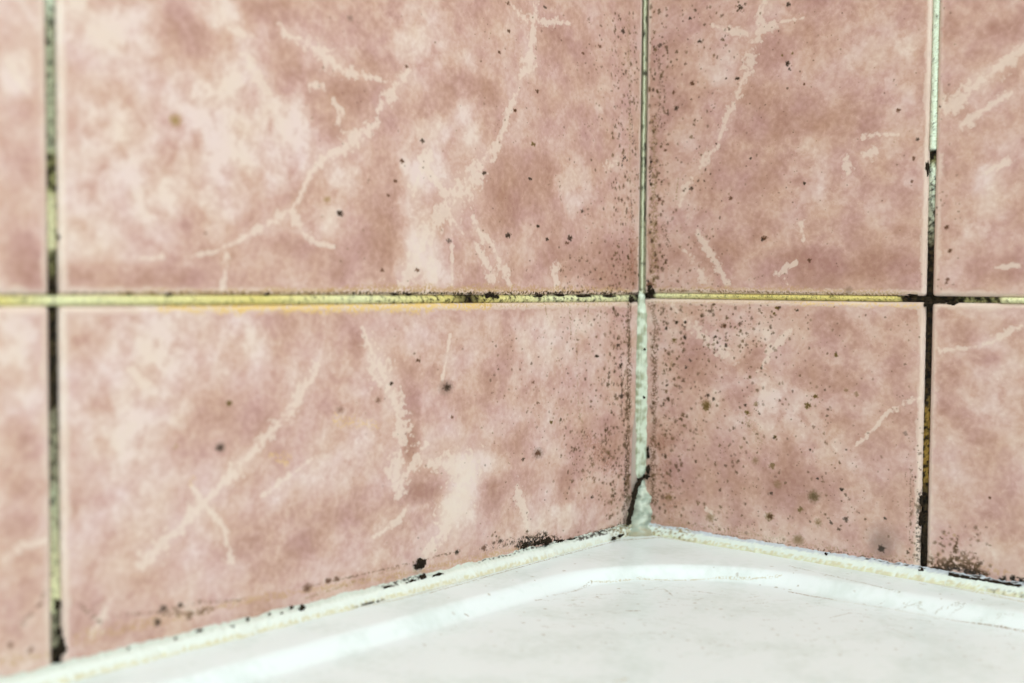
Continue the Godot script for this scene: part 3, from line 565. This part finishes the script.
func build_joints(side: int, root: Node3D) -> void:
	var yel := lin(226, 214, 138)
	var pale := lin(232, 234, 190)
	var pyl := lin(206, 203, 166)
	var oli := lin(150, 150, 105)
	var gre := lin(168, 171, 146)
	var wht := lin(226, 240, 222)
	var dk := lin(70, 62, 45)
	var gry := lin(150, 148, 125)
	var och := lin(150, 122, 62)
	if side == 0:
		# horizontal joint, from the corner outwards (u falls)
		grout(root, Vector2(-0.0015, 0.0), Vector2(-0.25, 0.0), 0.0026, 301, [[0.0, dk, 0.6, 0.0003], [0.03, pale, 0.30, 0.0006], [0.22, pale, 0.34, 0.0006], [0.36, yel, 0.36, 0.0005], [0.40, dk, 0.62, 0.0004], [0.44, yel, 0.34, 0.0005], [0.6, pale, 0.22, 0.0010], [0.75, yel, 0.10, 0.0011], [1.0, pale, 0.08, 0.0011]])
		grout(root, Vector2(-0.25, 0.0), Vector2(-0.5, 0.0), 0.0026, 302, [[0.0, pale, 0.15, 0.0006], [0.06, yel, 0.22, 0.0006], [1.0, oli, 0.3, 0.0003]])
		# upright joint between the two left columns: above, then below
		grout(root, Vector2(-0.25, 0.2), Vector2(-0.25, 0.0012), 0.0026, 303, [[0.0, gre, 0.2, 0.0005], [0.62, wht, 0.1, 0.0006], [0.67, gre, 0.52, 0.0004], [0.70, gre, 0.26, 0.0005], [0.82, gre, 0.28, 0.0005], [0.83, oli, 0.5, 0.0003], [0.87, oli, 0.55, 0.0003], [0.88, pyl, 0.14, 0.0005], [0.94, pyl, 0.2, 0.0005], [0.95, oli, 0.62, 0.0], [1.0, dk, 0.7, 0.0]])
		grout(root, Vector2(-0.25, -0.0012), Vector2(-0.25, -0.0935), 0.0026, 304, [[0.0, dk, 0.6, 0.0], [0.05, dk, 0.72, -0.0002], [0.27, dk, 0.75, -0.0002], [0.29, gry, 0.45, 0.0], [0.46, gry, 0.42, 0.0], [0.5, gre, 0.28, 0.0003], [0.72, pyl, 0.22, 0.0004], [0.81, pale, 0.15, 0.0005], [0.83, gry, 0.65, 0.0002], [0.86, gry, 0.42, 0.0004], [0.91, gry, 0.5, 0.0004], [0.93, dk, 0.8, 0.0], [1.0, dk, 0.8, 0.0]])
		grout(root, Vector2(-0.25, 0.4), Vector2(-0.25, 0.2), 0.0026, 305, [[0.0, gre, 0.3, 0.0], [1.0, gre, 0.35, 0.0]])
		grout(root, Vector2(-0.0015, 0.2), Vector2(-0.25, 0.2), 0.0022, 306, [[0.0, pale, 0.3, 0.0004], [1.0, yel, 0.3, 0.0004]])
	else:
		grout(root, Vector2(0.0015, DR), Vector2(WR, DR), 0.0020, 311, [[0.0, dk, 0.85, 0.0], [0.03, dk, 0.75, 0.0003], [0.05, pale, 0.15, 0.0009], [0.4, yel, 0.20, 0.0009], [0.9, yel, 0.22, 0.0008], [0.93, dk, 0.72, 0.0004], [1.0, dk, 0.9, 0.0]])
		grout(root, Vector2(WR, DR), Vector2(WR + 0.25, DR), 0.0020, 312, [[0.0, dk, 0.9, 0.0], [0.035, dk, 0.85, 0.0], [0.045, oli, 0.6, -0.0003], [0.09, oli, 0.55, -0.0003], [0.098, pale, 0.1, 0.0012], [0.13, pale, 0.1, 0.0013], [0.2, yel, 0.25, 0.0004], [1.0, yel, 0.3, 0.0003]])
		grout(root, Vector2(WR, 0.2), Vector2(WR, DR + 0.001), 0.0026, 313, [[0.0, wht, 0.1, 0.0006], [0.62, wht, 0.08, 0.0007], [0.75, wht, 0.12, 0.0012], [0.755, dk, 0.75, 0.0], [0.77, oli, 0.45, 0.0], [0.785, wht, 0.38, 0.0005], [0.9, gry, 0.42, 0.0003], [0.92, dk, 0.75, 0.0], [1.0, dk, 0.9, 0.0]])
		grout(root, Vector2(WR, DR - 0.001), Vector2(WR, -0.0935), 0.0024, 314, [[0.0, dk, 0.95, 0.0002], [0.30, dk, 0.86, 0.0], [0.40, och, 0.58, 0.0], [0.50, och, 0.46, 0.0], [0.62, och, 0.46, 0.0], [0.70, dk, 0.70, 0.0], [0.76, dk, 0.92, 0.0003], [0.95, dk, 0.9, 0.0003], [1.0, gry, 0.6, 0.0]])
		grout(root, Vector2(WR, 0.4), Vector2(WR, 0.2), 0.0026, 315, [[0.0, wht, 0.2, 0.0003], [1.0, wht, 0.2, 0.0004]])
		grout(root, Vector2(0.0015, 0.2 + DR), Vector2(WR, 0.2 + DR), 0.0020, 316, [[0.0, pale, 0.3, 0.0004], [1.0, yel, 0.3, 0.0004]])

# clumps listed as [x, y, half width, half height] in photograph pixels, set on a wall or on the sealant below it
func clumps(parent: Node, side: int, out: float, list: Array, seed_: int, tone := 0) -> void:
	for i in list.size():
		var c: Array = list[i]
		var p := on_wall(side, c[0], c[1])
		var s := px_size(side, p)
		var rx: float = c[2] * s.x
		var ry: float = c[3] * s.y
		clump(parent, Vector3(p.x, p.y, out), rx, ry, minf(rx, ry) * 0.55, seed_ + i * 17, tone)

# ---------------------------------------------------------------- tray
func tray_axis() -> PackedFloat32Array:
	var a := PackedFloat32Array()
	var x := 0.0
	while x < 0.9:
		a.append(x)
		x += 0.0011 if x < 0.115 else 0.004 if x < 0.30 else 0.02 if x < 0.84 else 0.0025
	a.append(0.9)
	return a
func tray_height(x: float, z: float) -> float:      # x, z = distances from the two walls, height below the lip's top
	var half := 0.45 - 0.0215
	var rad := 0.066
	var q := Vector2(absf(x - 0.45) - half + rad, absf(z - 0.45) - half + rad)
	var sd := Vector2(maxf(q.x, 0.0), maxf(q.y, 0.0)).length() + minf(maxf(q.x, q.y), 0.0) - rad
	var inside := -sd                                  # > 0 beyond the lip
	var e := minf(minf(0.9 - x, 0.9 - z), minf(x, z) + 0.02)
	var h := -0.0006 * pow(clampf((inside + 0.012) / 0.012, 0.0, 1.0), 2.0)
	h -= 0.0042 * smoothstep(0.0, 1.0, clampf((inside + 0.001) / 0.007, 0.0, 1.0))
	h -= 0.014 * smoothstep(0.10, 0.44, inside)
	h -= 0.003 * pow(clampf(1.0 - e / 0.004, 0.0, 1.0), 2.0)
	return h
func tray_image() -> Image:
	var N := 1500
	var res := N / 0.3
	var buf := PackedByteArray()
	buf.resize(N * N * 3)
	var a := field(71, 0.006, 4, N, N, 30.0)
	var b := field(72, 0.05, 3, N, N)
	for i in N * N:
		var g := clampf((a[i] - 138) * 0.06 + (b[i] - 128) * 0.03, -2.0, 6.0)     # thin patchy soap film, which ends before the rim of this texture
		g *= clampf(minf(i % N, i / N) / 160.0 - 0.1, 0.0, 1.0)
		buf[i * 3] = int(224 - g * 1.6); buf[i * 3 + 1] = int(235 - g * 1.4); buf[i * 3 + 2] = int(237 - g * 1.7)
	var grey := Color(0.50, 0.47, 0.40)
	var brown := Color(0.42, 0.33, 0.22)
	var pale := Color(0.74, 0.73, 0.64)
	var smear := Color(0.60, 0.60, 0.56)
	var sts := [
		[grey, 0.6, 0.55, [[536, 586, 1.4], [543, 585, 1.2]]], [grey, 0.5, 0.6, [[555, 581, 1.6], [575, 577, 1.4], [592, 571, 1.2]]], [pale, 0.55, 0.5, [[592, 571, 1.2], [640, 567, 1.2], [720, 567, 1.2], [780, 571, 1.2]]],
		[brown, 0.8, 0.5, [[790, 578, 1.4], [812, 582, 1.6], [832, 585, 1.2]]], [pale, 0.5, 0.5, [[830, 585, 0.8], [900, 596, 0.8], [958, 606, 0.8]]], [brown, 0.7, 0.52, [[952, 605, 1.0], [988, 610, 1.2], [1028, 617, 1.5]]],
		[grey, 0.5, 0.4, [[664, 575, 0.7], [670, 579, 0.6], [673, 582, 0.5]]], [grey, 0.45, 0.5, [[830, 603, 0.7], [850, 598, 0.8], [872, 600, 0.6]]], [grey, 0.35, 0.5, [[888, 612, 0.7], [915, 622, 0.7]]], [grey, 0.3, 0.55, [[905, 603, 1.0], [930, 606, 1.2]]],
		[Color(0.70, 0.64, 0.48), 0.6, 0.4, [[614, 664, 1.2], [627, 661, 1.0]]], [grey, 0.5, 0.3, [[465, 603, 0.8], [468, 603, 0.8]]], [grey, 0.6, 0.3, [[628, 596, 1.0], [640, 596, 1.0]]],  # last dash: dark reflection of the corner, painted into the enamel colour
		[pale, 0.6, 0.35, [[100, 668, 2.0], [240, 634, 1.8], [400, 599, 1.6], [500, 571, 1.6], [590, 546, 1.6]]], [brown, 0.6, 0.55, [[430, 593, 1.2], [560, 556, 1.4], [620, 540, 1.4]]], [brown, 0.5, 0.55, [[625, 540, 3.0], [665, 537, 2.4]]], [pale, 0.6, 0.4, [[665, 538, 1.6], [780, 556, 1.4], [900, 577, 1.6], [1024, 602, 2.0]]], [Color(0.72, 0.70, 0.42), 0.5, 0.5, [[800, 559, 1.2], [920, 580, 1.6], [1000, 596, 1.8]]], [DARK, 0.8, 0.42, [[985, 590, 1.6], [1005, 594, 1.8], [1026, 598, 2.4]]],
		[grey, 0.5, 0.62, [[790, 566, 1.0], [900, 590, 1.2]]]]
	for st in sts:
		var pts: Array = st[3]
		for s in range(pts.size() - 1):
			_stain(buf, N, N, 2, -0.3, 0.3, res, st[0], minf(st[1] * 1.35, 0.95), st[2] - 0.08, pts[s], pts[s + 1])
	for n in 170:                       # short grimy scratches, mostly just inside the lip
		var sx := rng.randf_range(540.0, 1015.0)
		var sy := 572.0 + absf(sx - 680.0) * 0.10 + 55.0 * pow(rng.randf(), 2.2)
		var sl := rng.randf_range(3.0, 16.0)
		_stain(buf, N, N, 2, -0.3, 0.3, res, smear, rng.randf_range(0.15, 0.5), 0.5, [sx, sy, rng.randf_range(0.8, 3.0)], [sx + sl, sy + rng.randf_range(-1.5, 2.0), 0.8])
	for n in 260:
		var x := rng.randf_range(420.0, 1020.0)
		var y := rng.randf_range(555.0, 640.0)
		_dot(buf, N, N, 2, -0.3, 0.3, res, x, y, rng.randf_range(0.3, 0.8), grey, rng.randf_range(0.15, 0.5), 1.0)
	return Image.create_from_data(N, N, false, Image.FORMAT_RGB8, buf)

func build_tray() -> void:
	var root := base("shower_tray", Vector3(0, 0, 0))
	tag(root, "white glossy shower tray with a rounded raised lip below the tiles", "shower tray")
	var ax := tray_axis()
	var n := ax.size()
	var pts := PackedVector3Array()
	var uv := PackedVector2Array()
	for j in n:
		for i in n:
			pts.append(Vector3(-ax[i], Y0 + VT + tray_height(ax[i], ax[j]), ax[j]))
			uv.append(Vector2((0.3 - ax[i]) / 0.3, (0.3 - ax[j]) / 0.3))
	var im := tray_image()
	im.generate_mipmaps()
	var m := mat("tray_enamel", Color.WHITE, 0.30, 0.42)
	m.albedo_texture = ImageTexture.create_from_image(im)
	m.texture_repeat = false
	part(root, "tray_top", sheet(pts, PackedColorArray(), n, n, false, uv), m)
	box(root, "skirt", Vector3(-0.899, 0.0, 0.0), Vector3(-0.885, Y0 + VT - 0.004, 0.899), M.enamel)
	box(root, "skirt", Vector3(-0.885, 0.0, 0.885), Vector3(0.0, Y0 + VT - 0.004, 0.899), M.enamel)
	var cy := CylinderMesh.new()
	cy.top_radius = 0.038
	cy.bottom_radius = 0.044
	cy.height = 0.004
	cy.radial_segments = 40
	var dr := part(root, "drain", cy, M.chrome, Vector3(-0.45, Y0 + VT - 0.0175, 0.45))
	dr.set_meta("label", "round chrome drain cover")

func build_sealant() -> void:
	# along the left wall
	var sl := base("sealant_strip", Vector3(0, Y0, 0))
	tag(sl, "white sealant strip along the foot of the wide tile, with black mould spots", "sealant", "", "sealant strips along the tray")
	var black := lin(42, 34, 26)
	var tawny := lin(150, 136, 100)
	var straw := lin(206, 204, 174)
	var dl := [[-0.046, -0.004, 0.0, 0.5, 0.62, black], [-0.024, -0.004, 0.0, 1.0, 0.5, tawny], [-0.10, -0.045, 0.0, 0.2, 0.42, black], [-0.145, -0.12, 0.0, 0.4, 0.45, black], [-0.30, -0.06, 0.8, 1.01, 0.50, straw], [-0.158, -0.140, 0.85, 1.01, 0.7, black]]
	var dr := [[0.125, 0.40, 0.0, 0.45, 0.52, black], [0.138, 0.40, 0.7, 1.01, 0.55, black], [0.004, 0.40, 0.66, 1.01, 0.40, straw], [0.004, 0.03, 0.0, 1.01, 0.36, tawny], [0.09, 0.125, 0.0, 0.2, 0.4, black]]
	fillet(sl, "bead", -0.9, -0.34, 401, lin(204, 214, 206), lin(222, 231, 225), lin(214, 216, 200), dl, 0.004)
	fillet(sl, "bead", -0.34, -0.006, 401, lin(204, 214, 206), lin(222, 231, 225), lin(214, 216, 200), dl)
	clumps(sl, 0, 0.0021, [[228, 626, 3, 3], [297, 607, 4.5, 5], [287, 606, 2.4, 2.4], [243, 618, 2.4, 2.4], [195, 629, 4, 1.8], [171, 637, 2.2, 1.6], [124, 647, 2, 1.4], [265, 613, 1.8, 1.8], [277, 612, 1.6, 1.4], [383, 586, 5, 2.0], [389, 592, 3, 2.2], [418, 576, 4, 4], [433, 574, 7, 2.6], [408, 580, 4, 2.4], [402, 583, 3, 2], [76, 668, 4, 3]], 500)
	clumps(sl, 0, 0.0042, [[384, 598, 8, 1.3], [400, 594, 4, 1.2], [605, 537, 4, 2.4], [612, 534, 4, 2]], 560)
	clumps(sl, 0, 0.0006, [[420, 563, 6, 6.5], [416, 566, 4, 4], [524, 545, 4, 4], [536, 543, 4, 3], [545, 541, 6, 4], [558, 542, 6, 2.4], [572, 539, 7, 2.2], [586, 536, 6, 1.8], [600, 532, 5, 1.8]], 600)
	# along the right wall
	var sr := base("sealant_strip", Vector3(0, Y0, 0), Basis(Vector3(0, 0, 1), Vector3(0, 1, 0), Vector3(-1, 0, 0)))
	tag(sr, "white sealant strip below the cut tile and the black upright joint", "sealant", "", "sealant strips along the tray")
	fillet(sr, "bead", 0.005, 0.24, 411, lin(192, 202, 212), lin(220, 232, 226), lin(210, 214, 184), dr)
	fillet(sr, "bead", 0.24, 0.9, 411, lin(192, 202, 212), lin(220, 232, 226), lin(210, 214, 184), dr, 0.004)
	clumps(sr, 1, 0.0021, [[829, 553, 1.8, 2.2], [924, 570, 4, 4], [956, 574, 8, 3], [966, 577, 10, 3.6], [980, 579, 11, 2.6], [997, 581, 12, 2.0], [1014, 584, 12, 2.8]], 640)
	clumps(sr, 1, 0.0040, [[995, 590, 7, 1.8], [1008, 593, 7, 2], [1021, 596, 7, 2.6], [965, 584, 4, 1.6]], 680)
	# bead up the corner, below the horizontal joints
	var cb := base("corner_sealant", Vector3(0, Y0, 0))
	tag(cb, "pale green-white sealant bead filling the corner between the lower tiles", "sealant")
	var cw := lin(202, 214, 196)
	var cl := lin(150, 156, 128)
	corner_bead(cb, "bead", [[0.005, 0.0012, 0.0010, 0.0002], [-0.001, 0.0024, 0.0018, 0.0004], [-0.008, 0.0027, 0.0028, 0.0005], [-0.040, 0.0032, 0.0034, 0.0006], [-0.068, 0.0038, 0.0034, 0.0006], [-0.0745, 0.0032, 0.0016, 0.0004]], 421, 0.0004,
		func(v, t, nn): return cw.lerp(cl, clampf(nn * 1.8 + 0.1 + (0.5 if t < 0.22 or (t > 0.42 and t < 0.5) else 0.0), 0.0, 1.0)))
	# old film of sealant smeared on the left wall's last centimetres
	var cg := lin(178, 164, 154)
	var film := corner_bead(cb, "sealant_film", [[-0.046, 0.0036, 0.0010, 0.0], [-0.055, 0.0052, 0.0012, 0.0001], [-0.072, 0.0056, 0.0012, 0.0001], [-0.078, 0.0050, 0.0010, 0.0]], 423, 0.0003, func(v, t, nn): return cg)
	film.position = Vector3(-0.0001, 0, 0.0001)
	for c in [[643, 349, 1.6, 1.6, 0.0029], [645, 397, 2.2, 2.2, 0.0030]]:
		var p := on_right(c[0], c[1])
		var o := clump(cb, Vector3(-0.0012, p.y, 0.0026), c[2] * 0.0004, c[3] * 0.0004, 0.0006, int(c[1]))
		o.rotation.y = -PI / 4
	for c in [[647, 452, 1.6, 9.0], [647, 470, 2.6, 7.0], [645, 476, 4.0, 3.0]]:
		var p := on_right(c[0], c[1])
		var o := clump(cb, Vector3(-0.0004, p.y, p.x + 0.0008), c[2] * 0.0005, c[3] * 0.0004, 0.0009, int(c[1]))
		o.rotation.y = -PI / 2
	# lump at the foot of the corner
	var lump := base("sealant_lump", Vector3(0, Y0, 0))
	tag(lump, "grey-green swollen lump of old sealant where both walls meet the tray", "sealant")
	var la := lin(160, 172, 158)
	var lb := lin(196, 206, 192)
	var lc := lin(150, 140, 112)
	corner_bead(lump, "lump_body", [[-0.0705, 0.0014, 0.0014, 0.0003], [-0.0745, 0.0034, 0.0030, 0.0010], [-0.080, 0.0046, 0.0056, 0.0018], [-0.086, 0.0052, 0.0064, 0.0026], [-0.0905, 0.0068, 0.0062, 0.0028], [-0.0928, 0.0105, 0.0088, 0.0024], [-0.0945, 0.0140, 0.0120, 0.0030]], 431, 0.0011,
		func(v, t, nn): return la.lerp(lb, clampf(0.5 + nn * 2.2, 0.0, 1.0)).lerp(lc, clampf((-0.0900 - v) * 260.0 + nn * 1.5, 0.0, 0.75)))
	var lw := lin(226, 224, 200)
	for q in [[-0.0088, -0.0895, 0.0016, 0.0015, 0.0024], [-0.0100, -0.0920, 0.0018, 0.0022, 0.0014], [-0.0084, -0.0865, 0.0010, 0.0010, 0.0022]]:
		var o := clump(lump, Vector3(q[0], q[1], q[2]), q[3], q[4], 0.0014, int(q[4] * 1e5))
		o.name = "sealant_crumb"
		o.material_override = M.crumb
	# black crack running down the left flank of the lump
	var path := [[644, 474], [641, 478], [639, 482], [637, 486], [635, 491], [634, 496], [633, 501], [632, 506], [631, 511], [630, 516], [629, 521]]
	for i in path.size():
		var pt: Array = path[i]
		var d := ray(pt[0], pt[1])
		# the flank stands about 4 mm off the left wall
		var zz := 0.0016 + 0.0028 * float(i) / path.size()
		var t := (zz - CAM.z) / d.z
		var p := CAM + d * t
		var o := clump(lump, p, 0.0010 + 0.0005 * (i % 3) * 0.5, 0.0026, 0.0008, 700 + i * 13)
		o.rotation.y = -PI * 0.2
		o.rotation.z = -0.35 if i < 5 else -0.12

func build_room() -> void:
	var f := base("floor")
	tag(f, "plain grey bathroom floor around the shower tray", "floor", "structure")
	box(f, "floor_slab", Vector3(-2.3, -0.1, -0.1), Vector3(0.1, 0.0, 1.7), M.floor)
	var c := base("ceiling")
	tag(c, "plain white bathroom ceiling", "ceiling", "structure")
	box(c, "ceiling_slab", Vector3(-2.3, 2.4, -0.1), Vector3(0.1, 2.5, 1.7), M.plaster)
	var wb := base("wall_back")
	tag(wb, "white plastered wall with the frosted window", "wall", "structure")
	# wall with an opening for the window: x from -1.6 to -0.5, y from 0.9 to 2.0
	box(wb, "wall_panel", Vector3(-2.3, 0.0, 1.6), Vector3(-1.6, 2.4, 1.7), M.plaster)
	box(wb, "wall_panel", Vector3(-0.5, 0.0, 1.6), Vector3(0.1, 2.4, 1.7), M.plaster)
	box(wb, "wall_panel", Vector3(-1.6, 0.0, 1.6), Vector3(-0.5, 0.8, 1.7), M.plaster)
	box(wb, "wall_panel", Vector3(-1.6, 2.0, 1.6), Vector3(-0.5, 2.4, 1.7), M.plaster)
	var ws := base("wall_side")
	tag(ws, "white plastered wall facing the black upright joint", "wall", "structure")
	box(ws, "wall_panel", Vector3(-2.3, 0.0, 0.0), Vector3(-2.2, 2.4, 1.6), M.plaster)
	var w := base("window_1")
	tag(w, "white framed frosted bathroom window glowing with daylight", "window", "structure")
	box(w, "window_frame", Vector3(-1.6, 0.8, 1.62), Vector3(-1.55, 2.0, 1.68), M.plaster)
	box(w, "window_frame", Vector3(-0.55, 0.8, 1.62), Vector3(-0.5, 2.0, 1.68), M.plaster)
	box(w, "window_frame", Vector3(-1.55, 0.8, 1.62), Vector3(-0.55, 0.85, 1.68), M.plaster)
	box(w, "window_frame", Vector3(-1.55, 1.95, 1.62), Vector3(-0.55, 2.0, 1.68), M.plaster)
	box(w, "window_pane", Vector3(-1.55, 0.85, 1.645), Vector3(-0.55, 1.95, 1.655), M.pane)
	var lamp := base("ceiling_lamp", Vector3(-0.75, 2.4, 0.75))
	tag(lamp, "square white ceiling lamp with a glowing diffuser", "lamp")
	box(lamp, "lamp_housing", Vector3(-0.26, -0.05, -0.26), Vector3(0.26, 0.0, 0.26), M.plaster)
	box(lamp, "lamp_diffuser", Vector3(-0.25, -0.06, -0.25), Vector3(0.25, -0.05, 0.25), M.diffuser)

func _ready() -> void:
	rng.seed = 2024
	# camera
	var cam := Camera3D.new()
	cam.name = "camera"
	add_child(cam)
	var at := CameraAttributesPhysical.new()
	at.frustum_focal_length = 50.0
	at.frustum_focus_distance = 0.435
	at.exposure_aperture = 9.5
	cam.attributes = at
	cam.near = 0.01
	cam.far = 50.0
	cam.fov = rad_to_deg(2.0 * atan(341.5 / FPX))
	cam.transform = Transform3D(Basis(CR, CU, -CF).orthonormalized(), CAM + Vector3(0, Y0, 0))
	cam.current = true
	# surroundings
	var we := WorldEnvironment.new()
	we.name = "surroundings"
	var env := Environment.new()
	env.background_mode = Environment.BG_COLOR
	env.background_color = Color(0.62, 0.70, 0.80)
	env.tonemap_mode = Environment.TONE_MAPPER_LINEAR
	env.tonemap_exposure = 0.94
	env.sdfgi_enabled = true
	env.ssao_enabled = true
	env.ssil_enabled = true
	we.environment = env
	add_child(we)
	# daylight from the frosted window, and the ceiling lamp
	var day := AreaLight3D.new()
	day.name = "window_daylight"
	day.area_size = Vector2(1.0, 1.1)
	day.area_normalize_energy = true
	day.light_energy = 3.0
	day.light_color = Color(0.94, 0.985, 1.0)
	day.shadow_enabled = true
	day.area_range = 8.0
	add_child(day)
	day.transform = Transform3D(Basis.looking_at(Vector3(0, 0, -1)), Vector3(-1.05, 1.4, 1.61))
	var top := AreaLight3D.new()
	top.name = "ceiling_lamp_light"
	top.area_size = Vector2(0.5, 0.5)
	top.area_normalize_energy = true
	top.light_energy = 1.5
	top.light_color = Color(0.96, 1.0, 0.99)
	top.shadow_enabled = true
	top.area_range = 8.0
	add_child(top)
	top.transform = Transform3D(Basis.looking_at(Vector3(0, -1, 0), Vector3(0, 0, 1)), Vector3(-0.75, 2.335, 0.75))
	# materials
	NA = field(5, 0.035, 3, 1024, 1024)
	NB = field(6, 0.20, 2, 1024, 1024)
	M.grout = vmat("grout", 0.85, 0.25)
	M.sealant = vmat("sealant", 0.35, 0.5)
	M.grout_plain = mat("mortar", srgb(150, 146, 110), 0.9, 0.3)
	M.mould = mat("black_mould", srgb(44, 37, 29), 0.95, 0.2)
	M.mould_brown = mat("brown_mould", srgb(70, 52, 36), 0.95, 0.2)
	M.crumb = mat("sealant_crumb", srgb(218, 216, 192), 0.5)
	M.enamel = mat("enamel", srgb(222, 236, 236), 0.3)
	M.plaster = mat("plaster", srgb(238, 238, 234), 0.85, 0.3)
	M.floor = mat("floor_grey", srgb(150, 148, 145), 0.5)
	M.chrome = mat("chrome", srgb(210, 212, 215), 0.15)
	M.chrome.metallic = 1.0
	M.pane = mat("frosted_pane", srgb(240, 244, 246), 0.5)
	M.pane.emission_enabled = true
	M.pane.emission = Color(0.95, 0.98, 1.0)
	M.pane.emission_energy_multiplier = 0.9
	M.diffuser = mat("lamp_diffuser", srgb(245, 245, 240), 0.5)
	M.diffuser.emission_enabled = true
	M.diffuser.emission = Color(1.0, 0.98, 0.94)
	M.diffuser.emission_energy_multiplier = 0.9
	M.tiles = []
	for i in 2:
		M.tiles.append(tile_mat("glazed_tile", tile_image(0, -9.0, 9.0, 0.2474, 0.1978, 2000.0, 90 + i * 11, 0.5, [], [], [], [], [])))
	# structure, then things
	build_room()
	var wl := build_wall(0)
	var wr := build_wall(1)
	build_joints(0, wl)
	build_joints(1, wr)
	# grout in the corner above the horizontal joints
	var g1 := lin(132, 130, 106)
	var g2 := lin(212, 218, 190)
	var g3 := lin(40, 36, 28)
	corner_bead(wl, "corner_grout", [[1.8, 0.0012, 0.0012, 0.0], [0.12, 0.0012, 0.0012, 0.0], [0.06, 0.0013, 0.0014, 0.0001], [0.002, 0.0017, 0.0019, 0.0001]], 441, 0.0003,
		func(v, t, nn): return g1.lerp(g2, clampf(1.3 - absf(t - 0.45) * 7.0, 0.0, 1.0)).lerp(g3, clampf(nn * 2.0 + (0.75 if t > 0.7 and v < 0.062 and v > 0.03 else 0.0) - 0.25, 0.0, 0.9)), 0.0008, M.grout)
	clumps(wl, 0, -0.0004, [[490, 295, 6, 3.6], [497, 297, 4, 2], [130, 294, 3, 1.8], [170, 294, 5.5, 2.4], [268, 294, 4, 1.8], [299, 292, 2.6, 2.4], [395, 294, 5, 2], [410, 294, 5, 1.6], [540, 296, 6, 2], [560, 295, 6, 1.8], [585, 296, 8, 1.6], [610, 296, 8, 1.6], [632, 299, 3.4, 4.4], [59, 237, 2.6, 2.6], [54, 284, 5, 8], [58, 605, 5, 7], [63, 646, 6, 11], [60, 632, 5, 6]], 720)
	clumps(wr, 1, -0.0002, [[651, 290, 5, 5], [649, 295, 4, 4], [648, 281, 2.4, 3], [912, 295, 6, 1.4], [928, 302, 6, 6], [940, 302, 9, 2.4], [953, 303, 6, 3], [927, 168, 2.5, 8], [921, 500, 3, 8], [921, 518, 3.4, 9], [923, 538, 3.4, 9], [925, 552, 3, 6], [645, 67, 2.6, 2.6]], 760)
	build_tray()
	build_sealant()
